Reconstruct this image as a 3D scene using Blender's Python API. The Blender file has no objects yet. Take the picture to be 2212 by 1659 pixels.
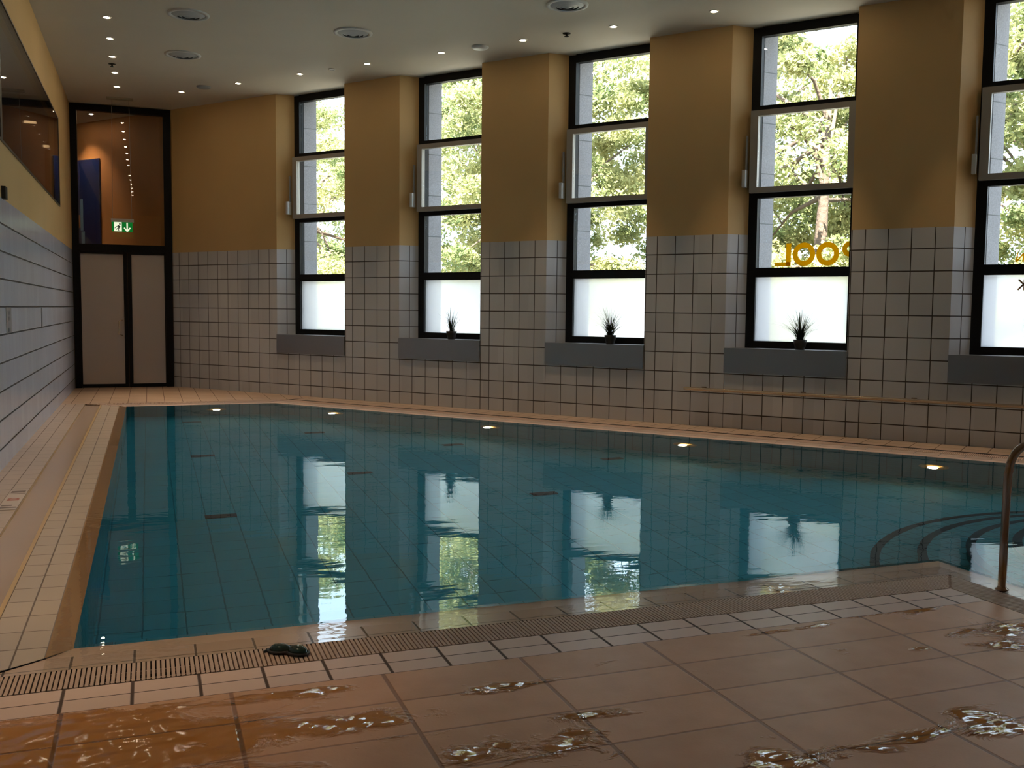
import bpy, bmesh, math, random
import numpy as np
from mathutils import Vector, Matrix
from mathutils.geometry import tessellate_polygon
random.seed(7); rng = np.random.default_rng(7)
sc = bpy.context.scene
C = sc.collection
PI = math.pi

# ------------------------------------------------------------------ camera (solved from the photograph)
F, PITCH, ROLL, YAW, CH = 2108.8, -0.07543, 0.010325, 0.35597, 1.4464
f_ = Vector((math.sin(YAW) * math.cos(PITCH), math.cos(YAW) * math.cos(PITCH), math.sin(PITCH)))
r_ = Vector((math.cos(YAW), -math.sin(YAW), 0)); u_ = r_.cross(f_)
c_, s_ = math.cos(ROLL), math.sin(ROLL)
r2, u2 = c_ * r_ + s_ * u_, -s_ * r_ + c_ * u_
cd = bpy.data.cameras.new('camera'); cam = bpy.data.objects.new('camera', cd); C.objects.link(cam)
cd.sensor_width = 36; cd.lens = F / 2212 * 36; cd.clip_end = 300; cd.clip_start = .02
M = Matrix.Identity(4)
for i in range(3):
    M[i][0], M[i][1], M[i][2] = r2[i], u2[i], -f_[i]
M[2][3] = CH
cam.matrix_world = M
sc.camera = cam
sc.view_settings.view_transform = 'Standard'; sc.view_settings.look = 'None'
sc.view_settings.exposure = 0; sc.view_settings.gamma = 1; sc.view_settings.use_curve_mapping = False
sc.cycles.sample_clamp_indirect = 4; sc.cycles.max_bounces = 12
sc.cycles.transparent_max_bounces = 16; sc.cycles.transmission_bounces = 10; sc.cycles.diffuse_bounces = 6
sc.cycles.caustics_refractive = True; sc.cycles.caustics_reflective = True; sc.cycles.blur_glossy = .5

# ------------------------------------------------------------------ plan of the hall
XL, YD, XR, ANG, HC, TT = -1.234, 18.74, .4144, .91443, 4.942, 2.415   # left wall, door wall, start and angle of window wall, ceiling, top of tiling
CA, SA = math.cos(ANG), math.sin(ANG)
def WP(s, off, z=0.):            # a point on the window wall: s along it from the door, off behind its face
    return (XR + CA * s + SA * off, YD - SA * s + CA * off, z)
S0, PITCHW = 2.61, 2.587
STARTS = [S0 + PITCHW * k for k in range(8)]
OPENW = 1.49
YR = -3.2                        # rear wall behind the viewer
S_END = (YD - YR) / SA

# ------------------------------------------------------------------ mesh helper
class MB:
    def __init__(s): s.v, s.f, s.uv, s.mi, s.sm = [], [], [], [], []
    def face(s, pts, uv=None, mi=0, smooth=False):
        b = len(s.v); s.v += [tuple(p) for p in pts]
        s.f.append(list(range(b, b + len(pts)))); s.uv.append(uv or [(0, 0)] * len(pts)); s.mi.append(mi); s.sm.append(smooth)
    def hexa(s, p, mi=0):        # 8 points: bottom 4 then top 4
        b = len(s.v); s.v += [tuple(q) for q in p]
        for q in ((3, 2, 1, 0), (4, 5, 6, 7), (0, 1, 5, 4), (1, 2, 6, 5), (2, 3, 7, 6), (3, 0, 4, 7)):
            s.f.append([b + i for i in q]); s.uv.append([(0, 0)] * 4); s.mi.append(mi); s.sm.append(False)
    def box(s, x0, x1, y0, y1, z0, z1, mi=0):
        s.hexa([(x0, y0, z0), (x1, y0, z0), (x1, y1, z0), (x0, y1, z0), (x0, y0, z1), (x1, y0, z1), (x1, y1, z1), (x0, y1, z1)], mi)
    def wbox(s, s0, s1, o0, o1, z0, z1, mi=0):
        s.hexa([WP(s0, o0, z0), WP(s1, o0, z0), WP(s1, o1, z0), WP(s0, o1, z0), WP(s0, o0, z1), WP(s1, o0, z1), WP(s1, o1, z1), WP(s0, o1, z1)], mi)
    def prism(s, poly, z0, z1, mi=0, caps=True):
        n = len(poly); b = len(s.v)
        s.v += [(p[0], p[1], z0) for p in poly] + [(p[0], p[1], z1) for p in poly]
        for i in range(n):
            j = (i + 1) % n; s.f.append([b + i, b + j, b + n + j, b + n + i]); s.uv.append([(0, 0)] * 4); s.mi.append(mi); s.sm.append(False)
        if caps:
            for t in tessellate_polygon([[Vector((p[0], p[1], 0)) for p in poly]]):
                for k in (0, n):
                    s.f.append([b + k + i for i in t]); s.uv.append([(0, 0)] * 3); s.mi.append(mi); s.sm.append(False)
    def poly(s, pts, z=0, mi=0):  # flat concave polygon, uv = xy
        P = [(p[0], p[1], z if len(p) < 3 else p[2]) for p in pts]
        for t in tessellate_polygon([[Vector((p[0], p[1], 0)) for p in P]]):
            q = [P[i] for i in t]
            a = (q[1][0] - q[0][0]) * (q[2][1] - q[0][1]) - (q[1][1] - q[0][1]) * (q[2][0] - q[0][0])
            if a < 0: q.reverse()
            s.face(q, [(p[0], p[1]) for p in q], mi)
    def tube(s, pts, r, n=10, mi=0, cap=True):
        pts = [Vector(p) for p in pts]; rs = r if isinstance(r, (list, tuple)) else [r] * len(pts)
        b = len(s.v); N = None
        for i, p in enumerate(pts):
            t = (pts[min(i + 1, len(pts) - 1)] - pts[max(i - 1, 0)]).normalized()
            if N is None:
                N = t.orthogonal().normalized()
            N = (N - t * N.dot(t)).normalized(); B = t.cross(N)
            for k in range(n):
                a = 2 * PI * k / n; s.v.append(tuple(p + (N * math.cos(a) + B * math.sin(a)) * rs[i]))
        for i in range(len(pts) - 1):
            for k in range(n):
                k2 = (k + 1) % n
                s.f.append([b + i * n + k, b + i * n + k2, b + (i + 1) * n + k2, b + (i + 1) * n + k]); s.uv.append([(0, 0)] * 4); s.mi.append(mi); s.sm.append(True)
        if cap:
            for e in (0, len(pts) - 1):
                s.f.append([b + e * n + k for k in range(n)]); s.uv.append([(0, 0)] * n); s.mi.append(mi); s.sm.append(False)
    def lathe(s, prof, c, n=24, mi=0, axis=None, smooth=True):   # prof: (radius, height) list
        c = Vector(c); A = Vector(axis).normalized() if axis else Vector((0, 0, 1))
        X = A.orthogonal().normalized(); Y = A.cross(X); b = len(s.v)
        for r, h in prof:
            for k in range(n):
                a = 2 * PI * k / n; s.v.append(tuple(c + A * h + (X * math.cos(a) + Y * math.sin(a)) * r))
        for i in range(len(prof) - 1):
            for k in range(n):
                k2 = (k + 1) % n
                s.f.append([b + i * n + k, b + i * n + k2, b + (i + 1) * n + k2, b + (i + 1) * n + k]); s.uv.append([(0, 0)] * 4); s.mi.append(mi); s.sm.append(smooth)
    def build(s, name, mats, parent=None, loc=None):
        me = bpy.data.meshes.new(name); 
        L = Vector(loc) if loc else None
        me.from_pydata([tuple(Vector(v) - L) for v in s.v] if L else s.v, [], s.f)
        if not isinstance(mats, (list, tuple)): mats = [mats]
        for m in mats: me.materials.append(m)
        uvl = me.uv_layers.new(name='UVMap')
        flat = [c for f in s.uv for uvp in f for c in uvp]
        uvl.data.foreach_set('uv', flat)
        me.polygons.foreach_set('material_index', s.mi); me.polygons.foreach_set('use_smooth', s.sm)
        me.update()
        o = bpy.data.objects.new(name, me); C.objects.link(o)
        if L: o.location = L
        if parent:
            o.parent = parent
            o.location = (L or Vector((0, 0, 0))) - Vector(parent.location) if not L else L - Vector(parent.location)
        return o
def tag(o, label=None, cat=None, group=None, kind=None):
    if label: o['label'] = label
    if cat: o['category'] = cat
    if group: o['group'] = group
    if kind: o['kind'] = kind
    return o
def empty(name, loc, label=None, cat=None, group=None, kind=None):
    o = bpy.data.objects.new(name, None); C.objects.link(o); o.location = loc; o.empty_display_size = .1
    return tag(o, label, cat, group, kind)
def dup(root, loc):
    r = root.copy(); C.objects.link(r); r.location = loc
    for ch in list(root.children):
        c = ch.copy(); C.objects.link(c); c.parent = r
        for g in list(ch.children):
            d = g.copy(); C.objects.link(d); d.parent = c
    return r

# ------------------------------------------------------------------ materials
class NT:
    def __init__(s, name):
        s.m = bpy.data.materials.new(name); s.m.use_nodes = True; s.t = s.m.node_tree; s.t.nodes.clear()
        s.out = s.t.nodes.new('ShaderNodeOutputMaterial')
    def n(s, typ, ins=None, **pr):
        nd = s.t.nodes.new(typ)
        for k, v in pr.items(): setattr(nd, k, v)
        for k, v in (ins or {}).items():
            if hasattr(v, 'is_output') or isinstance(v, bpy.types.NodeSocket): s.t.links.new(v, nd.inputs[k])
            else: nd.inputs[k].default_value = v
        return nd
    def m_(s, op, a, b=0., c=0.):
        nd = s.n('ShaderNodeMath', {0: a, 1: b, 2: c}, operation=op); return nd.outputs[0]
    def mix(s, f, a, b):
        nd = s.n('ShaderNodeMix', data_type='RGBA')
        for idx, v in ((0, f), (6, a), (7, b)):
            if isinstance(v, bpy.types.NodeSocket): s.t.links.new(v, nd.inputs[idx])
            else: nd.inputs[idx].default_value = v if idx == 0 else tuple(v) + (1,)
        return nd.outputs[2]
    def mixf(s, f, a, b):
        nd = s.n('ShaderNodeMix', data_type='FLOAT')
        for idx, v in ((0, f), (2, a), (3, b)):
            if isinstance(v, bpy.types.NodeSocket): s.t.links.new(v, nd.inputs[idx])
            else: nd.inputs[idx].default_value = v
        return nd.outputs[0]
    def rng(s, v, a, b, c=0., d=1.):
        return s.n('ShaderNodeMapRange', {0: v, 1: a, 2: b, 3: c, 4: d}).outputs[0]
    def noise(s, scale, detail=3, vec=None, rough=.5, dist=0.):
        ins = {'Scale': scale, 'Detail': detail, 'Roughness': rough, 'Distortion': dist}
        if vec is not None: ins['Vector'] = vec
        return s.n('ShaderNodeTexNoise', ins).outputs[0]
    def uv(s):
        sx = s.n('ShaderNodeSeparateXYZ', {0: s.n('ShaderNodeUVMap', uv_map='UVMap').outputs[0]}); return sx.outputs[0], sx.outputs[1]
    def pos(s): return s.n('ShaderNodeNewGeometry').outputs['Position']
    def bump(s, h, dist, strength=1., nrm=None):
        ins = {'Height': h, 'Distance': dist, 'Strength': strength}
        if nrm is not None: ins['Normal'] = nrm
        return s.n('ShaderNodeBump', ins).outputs[0]
    def bsdf(s, col, rough=.5, metal=0., normal=None, **kw):
        ins = {'Base Color': col if isinstance(col, bpy.types.NodeSocket) else tuple(col) + (1,), 'Roughness': rough, 'Metallic': metal}
        if normal is not None: ins['Normal'] = normal
        for k, v in kw.items(): ins[k] = v
        b = s.n('ShaderNodeBsdfPrincipled', ins); s.t.links.new(b.outputs[0], s.out.inputs[0]); return b
    def surf(s, sock): s.t.links.new(sock, s.out.inputs[0]); return s.m
def plain(name, col, rough=.5, metal=0., **kw):
    t = NT(name); t.bsdf(col, rough, metal, **kw); return t.m
def emit(name, col, st):
    t = NT(name); return t.surf(t.n('ShaderNodeEmission', {0: tuple(col) + (1,), 1: st}).outputs[0])
def lines(t, x, d, x0, g):       # 1 on the joints of a regular division of x
    fr = t.m_('FRACT', t.m_('DIVIDE', t.m_('SUBTRACT', x, x0), d))
    di = t.m_('MULTIPLY', t.m_('MINIMUM', fr, t.m_('SUBTRACT', 1., fr)), d)
    return t.rng(di, g * .35, g * .65, 1., 0.)
def cell(t, x, d, x0): return t.m_('FLOOR', t.m_('DIVIDE', t.m_('SUBTRACT', x, x0), d))
def rnd(t, a, b):
    return t.n('ShaderNodeTexWhiteNoise', {'Vector': t.n('ShaderNodeCombineXYZ', {0: a, 1: b}).outputs[0]}).outputs[0]
def tile_mat(name, tile, grout, du, dv, u0=0., v0=0., gu=.008, gv=.008, rough=.18, var=.12, bumpd=.0015, grough=.7, spec=.5):
    t = NT(name); u, v = t.uv()
    g = t.m_('MAXIMUM', lines(t, u, du, u0, gu), lines(t, v, dv, v0, gv))
    k = t.rng(rnd(t, cell(t, u, du, u0), cell(t, v, dv, v0)), 0, 1, 1 - var, 1 + var)
    tc = t.n('ShaderNodeVectorMath', {0: tile, 'Scale': k}, operation='SCALE').outputs[0]
    col = t.mix(g, tc, grout)
    t.bsdf(col, t.mixf(g, rough, grough), normal=t.bump(t.m_('SUBTRACT', 1., g), bumpd), **{'Specular IOR Level': spec}); return t.m

WHITE_T, GROUT = (.53, .52, .52), (.05, .037, .03)
def window_wall_tile():
    t = NT('white_wall_tile'); u, v = t.uv()
    tt = t.m_('FLOORED_MODULO', t.m_('SUBTRACT', u, S0), PITCHW)
    a = t.mixf(t.m_('GREATER_THAN', tt, 1.575), tt, t.m_('SUBTRACT', tt, .15))
    x = t.mixf(t.m_('LESS_THAN', u, S0 - .001), a, t.m_('SUBTRACT', u, S0 - .18))
    g = t.m_('MAXIMUM', lines(t, x, .25, 0, .011), lines(t, v, .25, .18, .013))
    k = t.rng(rnd(t, cell(t, u, .25, 0), cell(t, v, .25, .18)), 0, 1, .93, 1.05)
    tc = t.n('ShaderNodeVectorMath', {0: WHITE_T, 'Scale': k}, operation='SCALE').outputs[0]
    t.bsdf(t.mix(g, tc, GROUT), t.mixf(g, .22, .8), normal=t.bump(t.m_('SUBTRACT', 1., g), .002)); return t.m
m_wtile = window_wall_tile()
m_ltile = tile_mat('white_wall_tile_left', (.56, .585, .66), (.035, .03, .03), .25, .25, 0, .18, .003, .019, .2, .04)
def paint(name, col, var=.05):
    t = NT(name); n = t.noise(180, 2, t.pos()); n2 = t.noise(.8, 2, t.pos())
    c = t.mix(t.rng(n2, .3, .7), tuple(x * (1 - var) for x in col), tuple(x * (1 + var) for x in col))
    t.bsdf(c, .75, normal=t.bump(n, .002, .4)); return t.m
m_yellow = paint('yellow_paint', (.57, .37, .155))
m_ceil = paint('ceiling_paint', (.57, .52, .43), .03)
m_orange = paint('orange_paint', (.40, .17, .05))
m_dark = plain('dark_void', (.02, .018, .015), .9)
m_black = plain('black_frame', (.004, .004, .005), .5, **{'Specular IOR Level': .2})
m_alu = plain('grey_sash', (.34, .31, .27), .45, .0)
m_whitepl = plain('white_plastic', (.6, .6, .58), .4)
m_greypl = plain('grey_plastic', (.3, .31, .32), .5)
def steel(name, col, rough):
    t = NT(name); mp = t.n('ShaderNodeMapping', {0: t.pos(), 'Scale': (3, 3, 160)}).outputs[0]
    n = t.noise(6, 2, mp); t.bsdf(col, t.rng(n, 0, 1, rough * .8, rough * 1.2), 1., normal=t.bump(n, .0006, .3)); return t.m
m_steel = steel('sill_steel', (.28, .265, .26), .36)
m_rail = plain('rail_steel', (.85, .72, .55), .22, 1.)
m_pipe = plain('pipe_steel', (.30, .22, .17), .22, 1.)
def stone():
    t = NT('granite'); x = t.n('ShaderNodeSeparateXYZ', {0: t.pos()}).outputs[2]
    g = lines(t, x, .62, .08, .012); n = t.noise(60, 4, t.pos()); n2 = t.noise(1.3, 2, t.pos())
    c = t.mix(t.rng(n, .3, .7), (.24, .23, .24), (.36, .345, .35)); c = t.mix(t.rng(n2, .35, .7, 0, .35), c, (.2, .19, .19))
    t.bsdf(t.mix(g, c, (.12, .12, .12)), .7); return t.m
m_stone = stone()
def pane_ior(t, n):               # both faces of a thin pane reflect like an air-to-glass face
    return t.mixf(t.n('ShaderNodeNewGeometry').outputs['Backfacing'], n, 1 / n)
def glass(name, tint=(.97, .985, .98)):
    t = NT(name); fr = t.n('ShaderNodeFresnel', {'IOR': pane_ior(t, 1.5)}).outputs[0]
    a = t.n('ShaderNodeBsdfTransparent', {0: tint + (1,)}).outputs[0]; b = t.n('ShaderNodeBsdfGlossy', {'Roughness': 0.}).outputs[0]
    return t.surf(t.n('ShaderNodeMixShader', {0: fr, 1: a, 2: b}).outputs[0])
m_glass = glass('clear_glass')
def frosted(name, col, mixt, rough, dif=.12):
    t = NT(name)
    a = t.n('ShaderNodeBsdfRefraction', {'Color': col + (1,), 'Roughness': rough, 'IOR': 1.3}).outputs[0]
    b = t.n('ShaderNodeBsdfTranslucent', {0: col + (1,)}).outputs[0]
    d = t.n('ShaderNodeBsdfDiffuse', {0: col + (1,)}).outputs[0]
    ab = t.n('ShaderNodeMixShader', {0: mixt, 1: a, 2: b}).outputs[0]
    abd = t.n('ShaderNodeMixShader', {0: dif, 1: ab, 2: d}).outputs[0]
    gl = t.n('ShaderNodeBsdfGlossy', {'Roughness': .12}).outputs[0]; fr = t.n('ShaderNodeFresnel', {'IOR': pane_ior(t, 1.45)}).outputs[0]
    return t.surf(t.n('ShaderNodeMixShader', {0: fr, 1: abd, 2: gl}).outputs[0])
m_frost = frosted('frosted_glass', (.94, .95, .97), .40, .26, .06)
m_frostdoor = frosted('frosted_door_glass', (.85, .80, .76), .5, .45, .42)
m_letter = plain('yellow_letters', (.80, .48, .02), .5, **{'Emission Color': (.8, .48, .02, 1), 'Emission Strength': 0.})
def letter_mat(name, col):
    t = NT(name); a = t.n('ShaderNodeBsdfDiffuse', {0: col + (1,)}).outputs[0]; b = t.n('ShaderNodeBsdfTranslucent', {0: col + (1,)}).outputs[0]
    return t.surf(t.n('ShaderNodeMixShader', {0: .75, 1: a, 2: b}).outputs[0])
m_letter = letter_mat('yellow_vinyl', (.62, .40, .012)); m_letter2 = letter_mat('brown_vinyl', (.22, .12, .05))

# floor tiles
BEIGE, JOINT = (.46, .33, .25), (.10, .065, .045)
m_small = tile_mat('small_deck_tile', (.68, .48, .38), (.085, .05, .034), .2425, .1175, -.082, 3.8325 - .1175, .013, .006, .4, .06, spec=.25)
m_rimtile = tile_mat('rim_tile', (.56, .41, .32), (.10, .07, .05), .2425, .5, .245, .25, .010, .006, .25, .05)
m_leftdeck = tile_mat('left_deck_tile', (.45, .35, .28), (.13, .09, .065), .131, .2425, -1.166, 0, .006, .004, .28, .05)
m_leftrim = tile_mat('left_rim_tile', (.45, .36, .28), (.13, .09, .065), .2425, .122, 0, .101, .007, .008, .28, .05)
m_fardeck = tile_mat('far_deck_tile', (.50, .34, .23), (.12, .075, .05), .262, .262, -1.105, 15.9, .008, .006, .3, .05)
m_sidedeck = tile_mat('side_deck_tile', (.50, .36, .26), (.12, .075, .05), .2585, .293, 0, 0, .009, .006, .3, .05)
m_coping = plain('coping_tile', (.56, .40, .29), .3)
m_copingb = plain('brown_coping_tile', (.30, .17, .08), .25)
m_trough = plain('trough_glaze', (.42, .31, .24), .22)
m_yline = plain('yellow_edge_glaze', (.50, .33, .15), .3)
m_slat = plain('grate_slat', (.50, .35, .26), .55, **{'Specular IOR Level': .2})
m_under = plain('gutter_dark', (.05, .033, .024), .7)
def near_floor():
    t = NT('terracotta_floor_tile'); P = t.pos()
    sx = t.n('ShaderNodeSeparateXYZ', {0: P}); x, y = sx.outputs[0], sx.outputs[1]
    g = t.m_('MAXIMUM', lines(t, x, .581, .265, .016), t.m_('MULTIPLY', lines(t, y, .29, 3.722, .011), .8))
    k = t.rng(rnd(t, cell(t, x, .581, .265), cell(t, y, .29, 3.722)), 0, 1, .93, 1.07)
    n = t.noise(5, 4, P)
    c = t.mix(t.rng(n, .3, .7), (.60, .315, .17), (.68, .375, .215))
    c = t.n('ShaderNodeVectorMath', {0: c, 'Scale': k}, operation='SCALE').outputs[0]
    c = t.mix(g, c, (.32, .155, .085))
    # wet film left by bathers: low roughness, darker and redder where it stands
    mp = t.n('ShaderNodeMapping', {0: P, 'Scale': (1.0, 1.9, 1), 'Location': (3.1, .4, 0)}).outputs[0]
    w = t.noise(3.2, 5, mp, .6, .6)
    acc = None
    for bx, by, rx, ry, k in ((-.25, 3.5, .55, .22, .42), (-.1, 3.2, .7, .35, .30), (.6, 3.63, .22, .05, .34), (.62, 3.30, .28, .07, .36), (1.23, 3.43, .2, .05, .3), (1.16, 2.9, .25, .13, .36),
                              (1.5, 3.10, .2, .05, .28), (2.72, 3.66, .28, .03, .34), (3.35, 3.72, .35, .06, .34), (2.37, 2.55, .4, .07, .34), (1.87, 2.62, .12, .1, .34), (2.8, 2.56, .14, .12, .34),
                              (3.6, 3.3, .3, .25, .30), (3.1, 3.26, .1, .05, .3)):
        dx = t.m_('DIVIDE', t.m_('SUBTRACT', x, bx), rx); dy = t.m_('DIVIDE', t.m_('SUBTRACT', y, by), ry)
        q = t.m_('MULTIPLY', t.m_('EXPONENT', t.m_('MULTIPLY', t.m_('ADD', t.m_('MULTIPLY', dx, dx), t.m_('MULTIPLY', dy, dy)), -1.)), k)
        acc = q if acc is None else t.m_('ADD', acc, q)
    wet = t.rng(t.m_('ADD', w, acc), .67, .80)
    c = t.mix(wet, c, t.mix(g, (.46, .19, .05), (.2, .085, .03)))
    rp = t.noise(11, 0, t.n('ShaderNodeMapping', {0: P, 'Scale': (1, 1.6, 1)}).outputs[0])
    h = t.m_('ADD', t.m_('MULTIPLY', wet, .22), t.m_('MULTIPLY', t.m_('MULTIPLY', rp, wet), 1.5))
    h = t.m_('ADD', h, t.m_('MULTIPLY', t.m_('SUBTRACT', 1., g), .12))
    fine = t.noise(90, 2, P)
    nrm = t.bump(h, .010, 1., t.bump(fine, .001, .35))
    t.bsdf(c, t.mixf(wet, .42, .04), normal=nrm, **{'Specular IOR Level': t.mixf(wet, .22, .5)}); return t.m
m_floor = near_floor()
m_pool = tile_mat('pool_tile', (.06, .46, .60), (.035, .27, .35), .2425, .2425, .54 - .1212, 8.44 - .06, .009, .006, .4, .05)
m_poolwall = tile_mat('pool_wall_tile', (.09, .36, .44), (.05, .18, .2), .2425, .12, 0, 0, .008, .006, .35, .05)
m_step = tile_mat('pool_step_tile', (.09, .38, .46), (.05, .15, .16), .12, .12, 0, 0, .006, .006, .4, .05)
m_nosing = plain('dark_nosing_tile', (.012, .025, .035), .35)
m_inlet = plain('inlet_grate', (.05, .035, .035), .6)
def water():
    t = NT('pool_water'); P = t.pos()
    mp = t.n('ShaderNodeMapping', {0: P, 'Rotation': (0, 0, .5), 'Scale': (1., 2.4, 1)}).outputs[0]
    a = t.noise(1.3, 3, mp, .55); b = t.noise(6, 2, mp)
    h = t.m_('ADD', a, t.m_('MULTIPLY', b, .06))
    g = t.n('ShaderNodeBsdfGlass', {'Color': (.86, .97, .98, 1), 'Roughness': 0., 'IOR': 1.333, 'Normal': t.bump(h, .006, .35)}).outputs[0]
    return t.surf(g)
m_water = water()
def film():
    t = NT('water_film'); P = t.pos()
    mp = t.n('ShaderNodeMapping', {0: P, 'Rotation': (0, 0, .5), 'Scale': (1., 2.4, 1)}).outputs[0]
    nrm = t.bump(t.m_('ADD', t.noise(1.3, 3, mp, .55), t.m_('MULTIPLY', t.noise(9, 2, mp), .2)), .006, .35)
    fr = t.n('ShaderNodeFresnel', {'IOR': pane_ior(t, 1.333), 'Normal': nrm}).outputs[0]
    a = t.n('ShaderNodeBsdfTransparent', {0: (.93, .92, .9, 1)}).outputs[0]; b = t.n('ShaderNodeBsdfGlossy', {'Roughness': 0., 'Normal': nrm}).outputs[0]
    return t.surf(t.n('ShaderNodeMixShader', {0: fr, 1: a, 2: b}).outputs[0])
m_film = film()

# ------------------------------------------------------------------ pool outline, offset rings
yN, xA, yB, xA2, yF, xW = 4.47, 4.38, 2.9, 8.22, 15.16, -.325
def on_off(off, y):              # x on the line at offset `off` from the window wall, at a given y
    s = (YD + CA * off - y) / SA; return XR + CA * s + SA * off
POUT = [(xW, yN), (xA, yN), (xA, yB), (xA2, yB), (xA2, yN), (on_off(-1.1, yN), yN), (on_off(-1.1, yF), yF), (xW, yF)]   # counter-clockwise
EDGE = ['near', 'alcove', 'alcove', 'alcove', 'near', 'window', 'far', 'left']
DIST = {'near': (.115, .305, .52), 'alcove': (.10, .215, .42), 'window': (.10, .30, .515), 'far': (.10, .30, .52), 'left': (.101, .345, .58)}
def offset(ds):
    n = len(POUT); L = []
    for i in range(n):
        a, b = Vector(POUT[i]), Vector(POUT[(i + 1) % n]); t = (b - a).normalized(); nrm = Vector((t.y, -t.x))
        L.append((a + nrm * ds[i], t))
    out = []
    for i in range(n):
        (p, t), (q, u) = L[i - 1], L[i]
        k = ((q - p).x * u.y - (q - p).y * u.x) / (t.x * u.y - t.y * u.x); out.append(tuple(p + t * k))
    return out
RINGS = [POUT] + [offset([DIST[e][k] for e in EDGE]) for k in range(3)]
G_IN, G_OUT = RINGS[2], RINGS[3]

# ------------------------------------------------------------------ floor
fl = MB(); MF = [m_floor, m_small, m_leftdeck, m_fardeck, m_sidedeck, m_coping, m_rimtile, m_under, m_copingb, m_leftrim, m_trough, m_yline]
yS = 3.715; xO = G_OUT[1][0]; yO = G_OUT[0][1]; xO2 = G_OUT[4][0]; yB2 = G_OUT[2][1]; yFO = G_OUT[6][1]
wall_at = lambda y: on_off(0, y)
fl.poly([(XL, YR), (wall_at(YR), YR), (wall_at(yS), yS), (xO2, yS), (xO2, yB2), (xO, yB2), (xO, yS), (XL, yS)], 0, 0)
fl.poly([(XL, yS), (xO, yS), (xO, yO), (XL, yO)], 0, 1)
fl.poly([(xO2, yS), (wall_at(yS), yS), (wall_at(yO), yO), (xO2, yO)], 0, 1)
fl.poly([(XL, yO), (G_OUT[7][0], yO), (G_OUT[7][0], yFO), (XL, yFO)], 0, 2)
sO = (YD - CA * .515 - yFO) / SA; sE = (YD - yO) / SA
fl.poly([(XL, yFO), G_OUT[6], WP(sO, 0)[:2], (XR, YD), (XL, YD)], 0, 3)
s_now = sO
while s_now < sE - .01:
    s1 = min(s_now + 1.5, sE)
    q = [(s_now, -.515), (s1, -.515), (s1, 0), (s_now, 0)]
    fl.face([WP(*a, 0) for a in q], [(a[0], a[1]) for a in q], 4); s_now = s1
ZR = {'near': (-.016, -.012, -.007), 'alcove': (-.016, -.012, -.007), 'window': (-.016, -.003, 0), 'far': (-.016, -.003, 0), 'left': (-.016, -.006, 0.)}
for i, e in enumerate(EDGE):
    j = (i + 1) % len(EDGE)
    a0 = Vector(POUT[i]); t = (Vector(POUT[j]) - a0).normalized()
    for k in range(3):
        P4 = [RINGS[k][i], RINGS[k][j], RINGS[k + 1][j], RINGS[k + 1][i]]
        d0 = 0 if k == 0 else DIST[e][k - 1]; d1 = DIST[e][k]
        zz = [(ZR[e][0], ZR[e][1]), (ZR[e][1], ZR[e][2]), (-.07, -.07)][k]
        if e == 'left' and k == 2: zz = (-.022, -.022)
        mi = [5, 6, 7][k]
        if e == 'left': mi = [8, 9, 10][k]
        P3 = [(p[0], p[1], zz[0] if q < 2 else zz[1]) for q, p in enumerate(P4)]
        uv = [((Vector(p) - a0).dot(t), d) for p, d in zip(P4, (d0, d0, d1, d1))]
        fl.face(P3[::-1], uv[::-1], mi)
        if k == 2:               # sides of the recess
            dz = zz[0]
            for (p, q) in ((P4[0], P4[1]), (P4[3], P4[2])):
                fl.face([(p[0], p[1], dz), (q[0], q[1], dz), (q[0], q[1], 0), (p[0], p[1], 0)], None, 11 if e == 'left' else mi)
# glazed lip of the left trough
fl.box(G_IN[7][0] - .022, G_IN[7][0], G_IN[0][1] + .01, G_IN[7][1] - .02, -.02, .002, 11)
tag(fl.build('floor', MF), kind='structure')

# lobby floor, kept apart from the hall floor
lf = MB(); LX = -3.25
lob = [(XL - .2, YD + .0), (XR + .2, YD), WP(-.2, 0)[:2], WP(-6, 0)[:2], (WP(-6, 0)[0], YD)]
lf.poly([(WP(-6, 0)[0], YD), (XR, YD), WP(-6, 0)[:2]], 0, 0)
tag(lf.build('floor_lobby', m_fardeck), kind='structure')

# unseen closed box under the hall, added to block sky light leaking in
sl = MB(); sl.prism([(XL - .01, YR), (wall_at(YR), YR), (XR, YD), (XL - .01, YD)], -1.5, -.002, caps=False)
sl.poly([(XL - .01, YR), (wall_at(YR), YR), (XR, YD), (XL - .01, YD)], -1.5)
tag(sl.build('floor_slab', plain('concrete', (.2, .2, .2), .9)), kind='structure')

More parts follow.
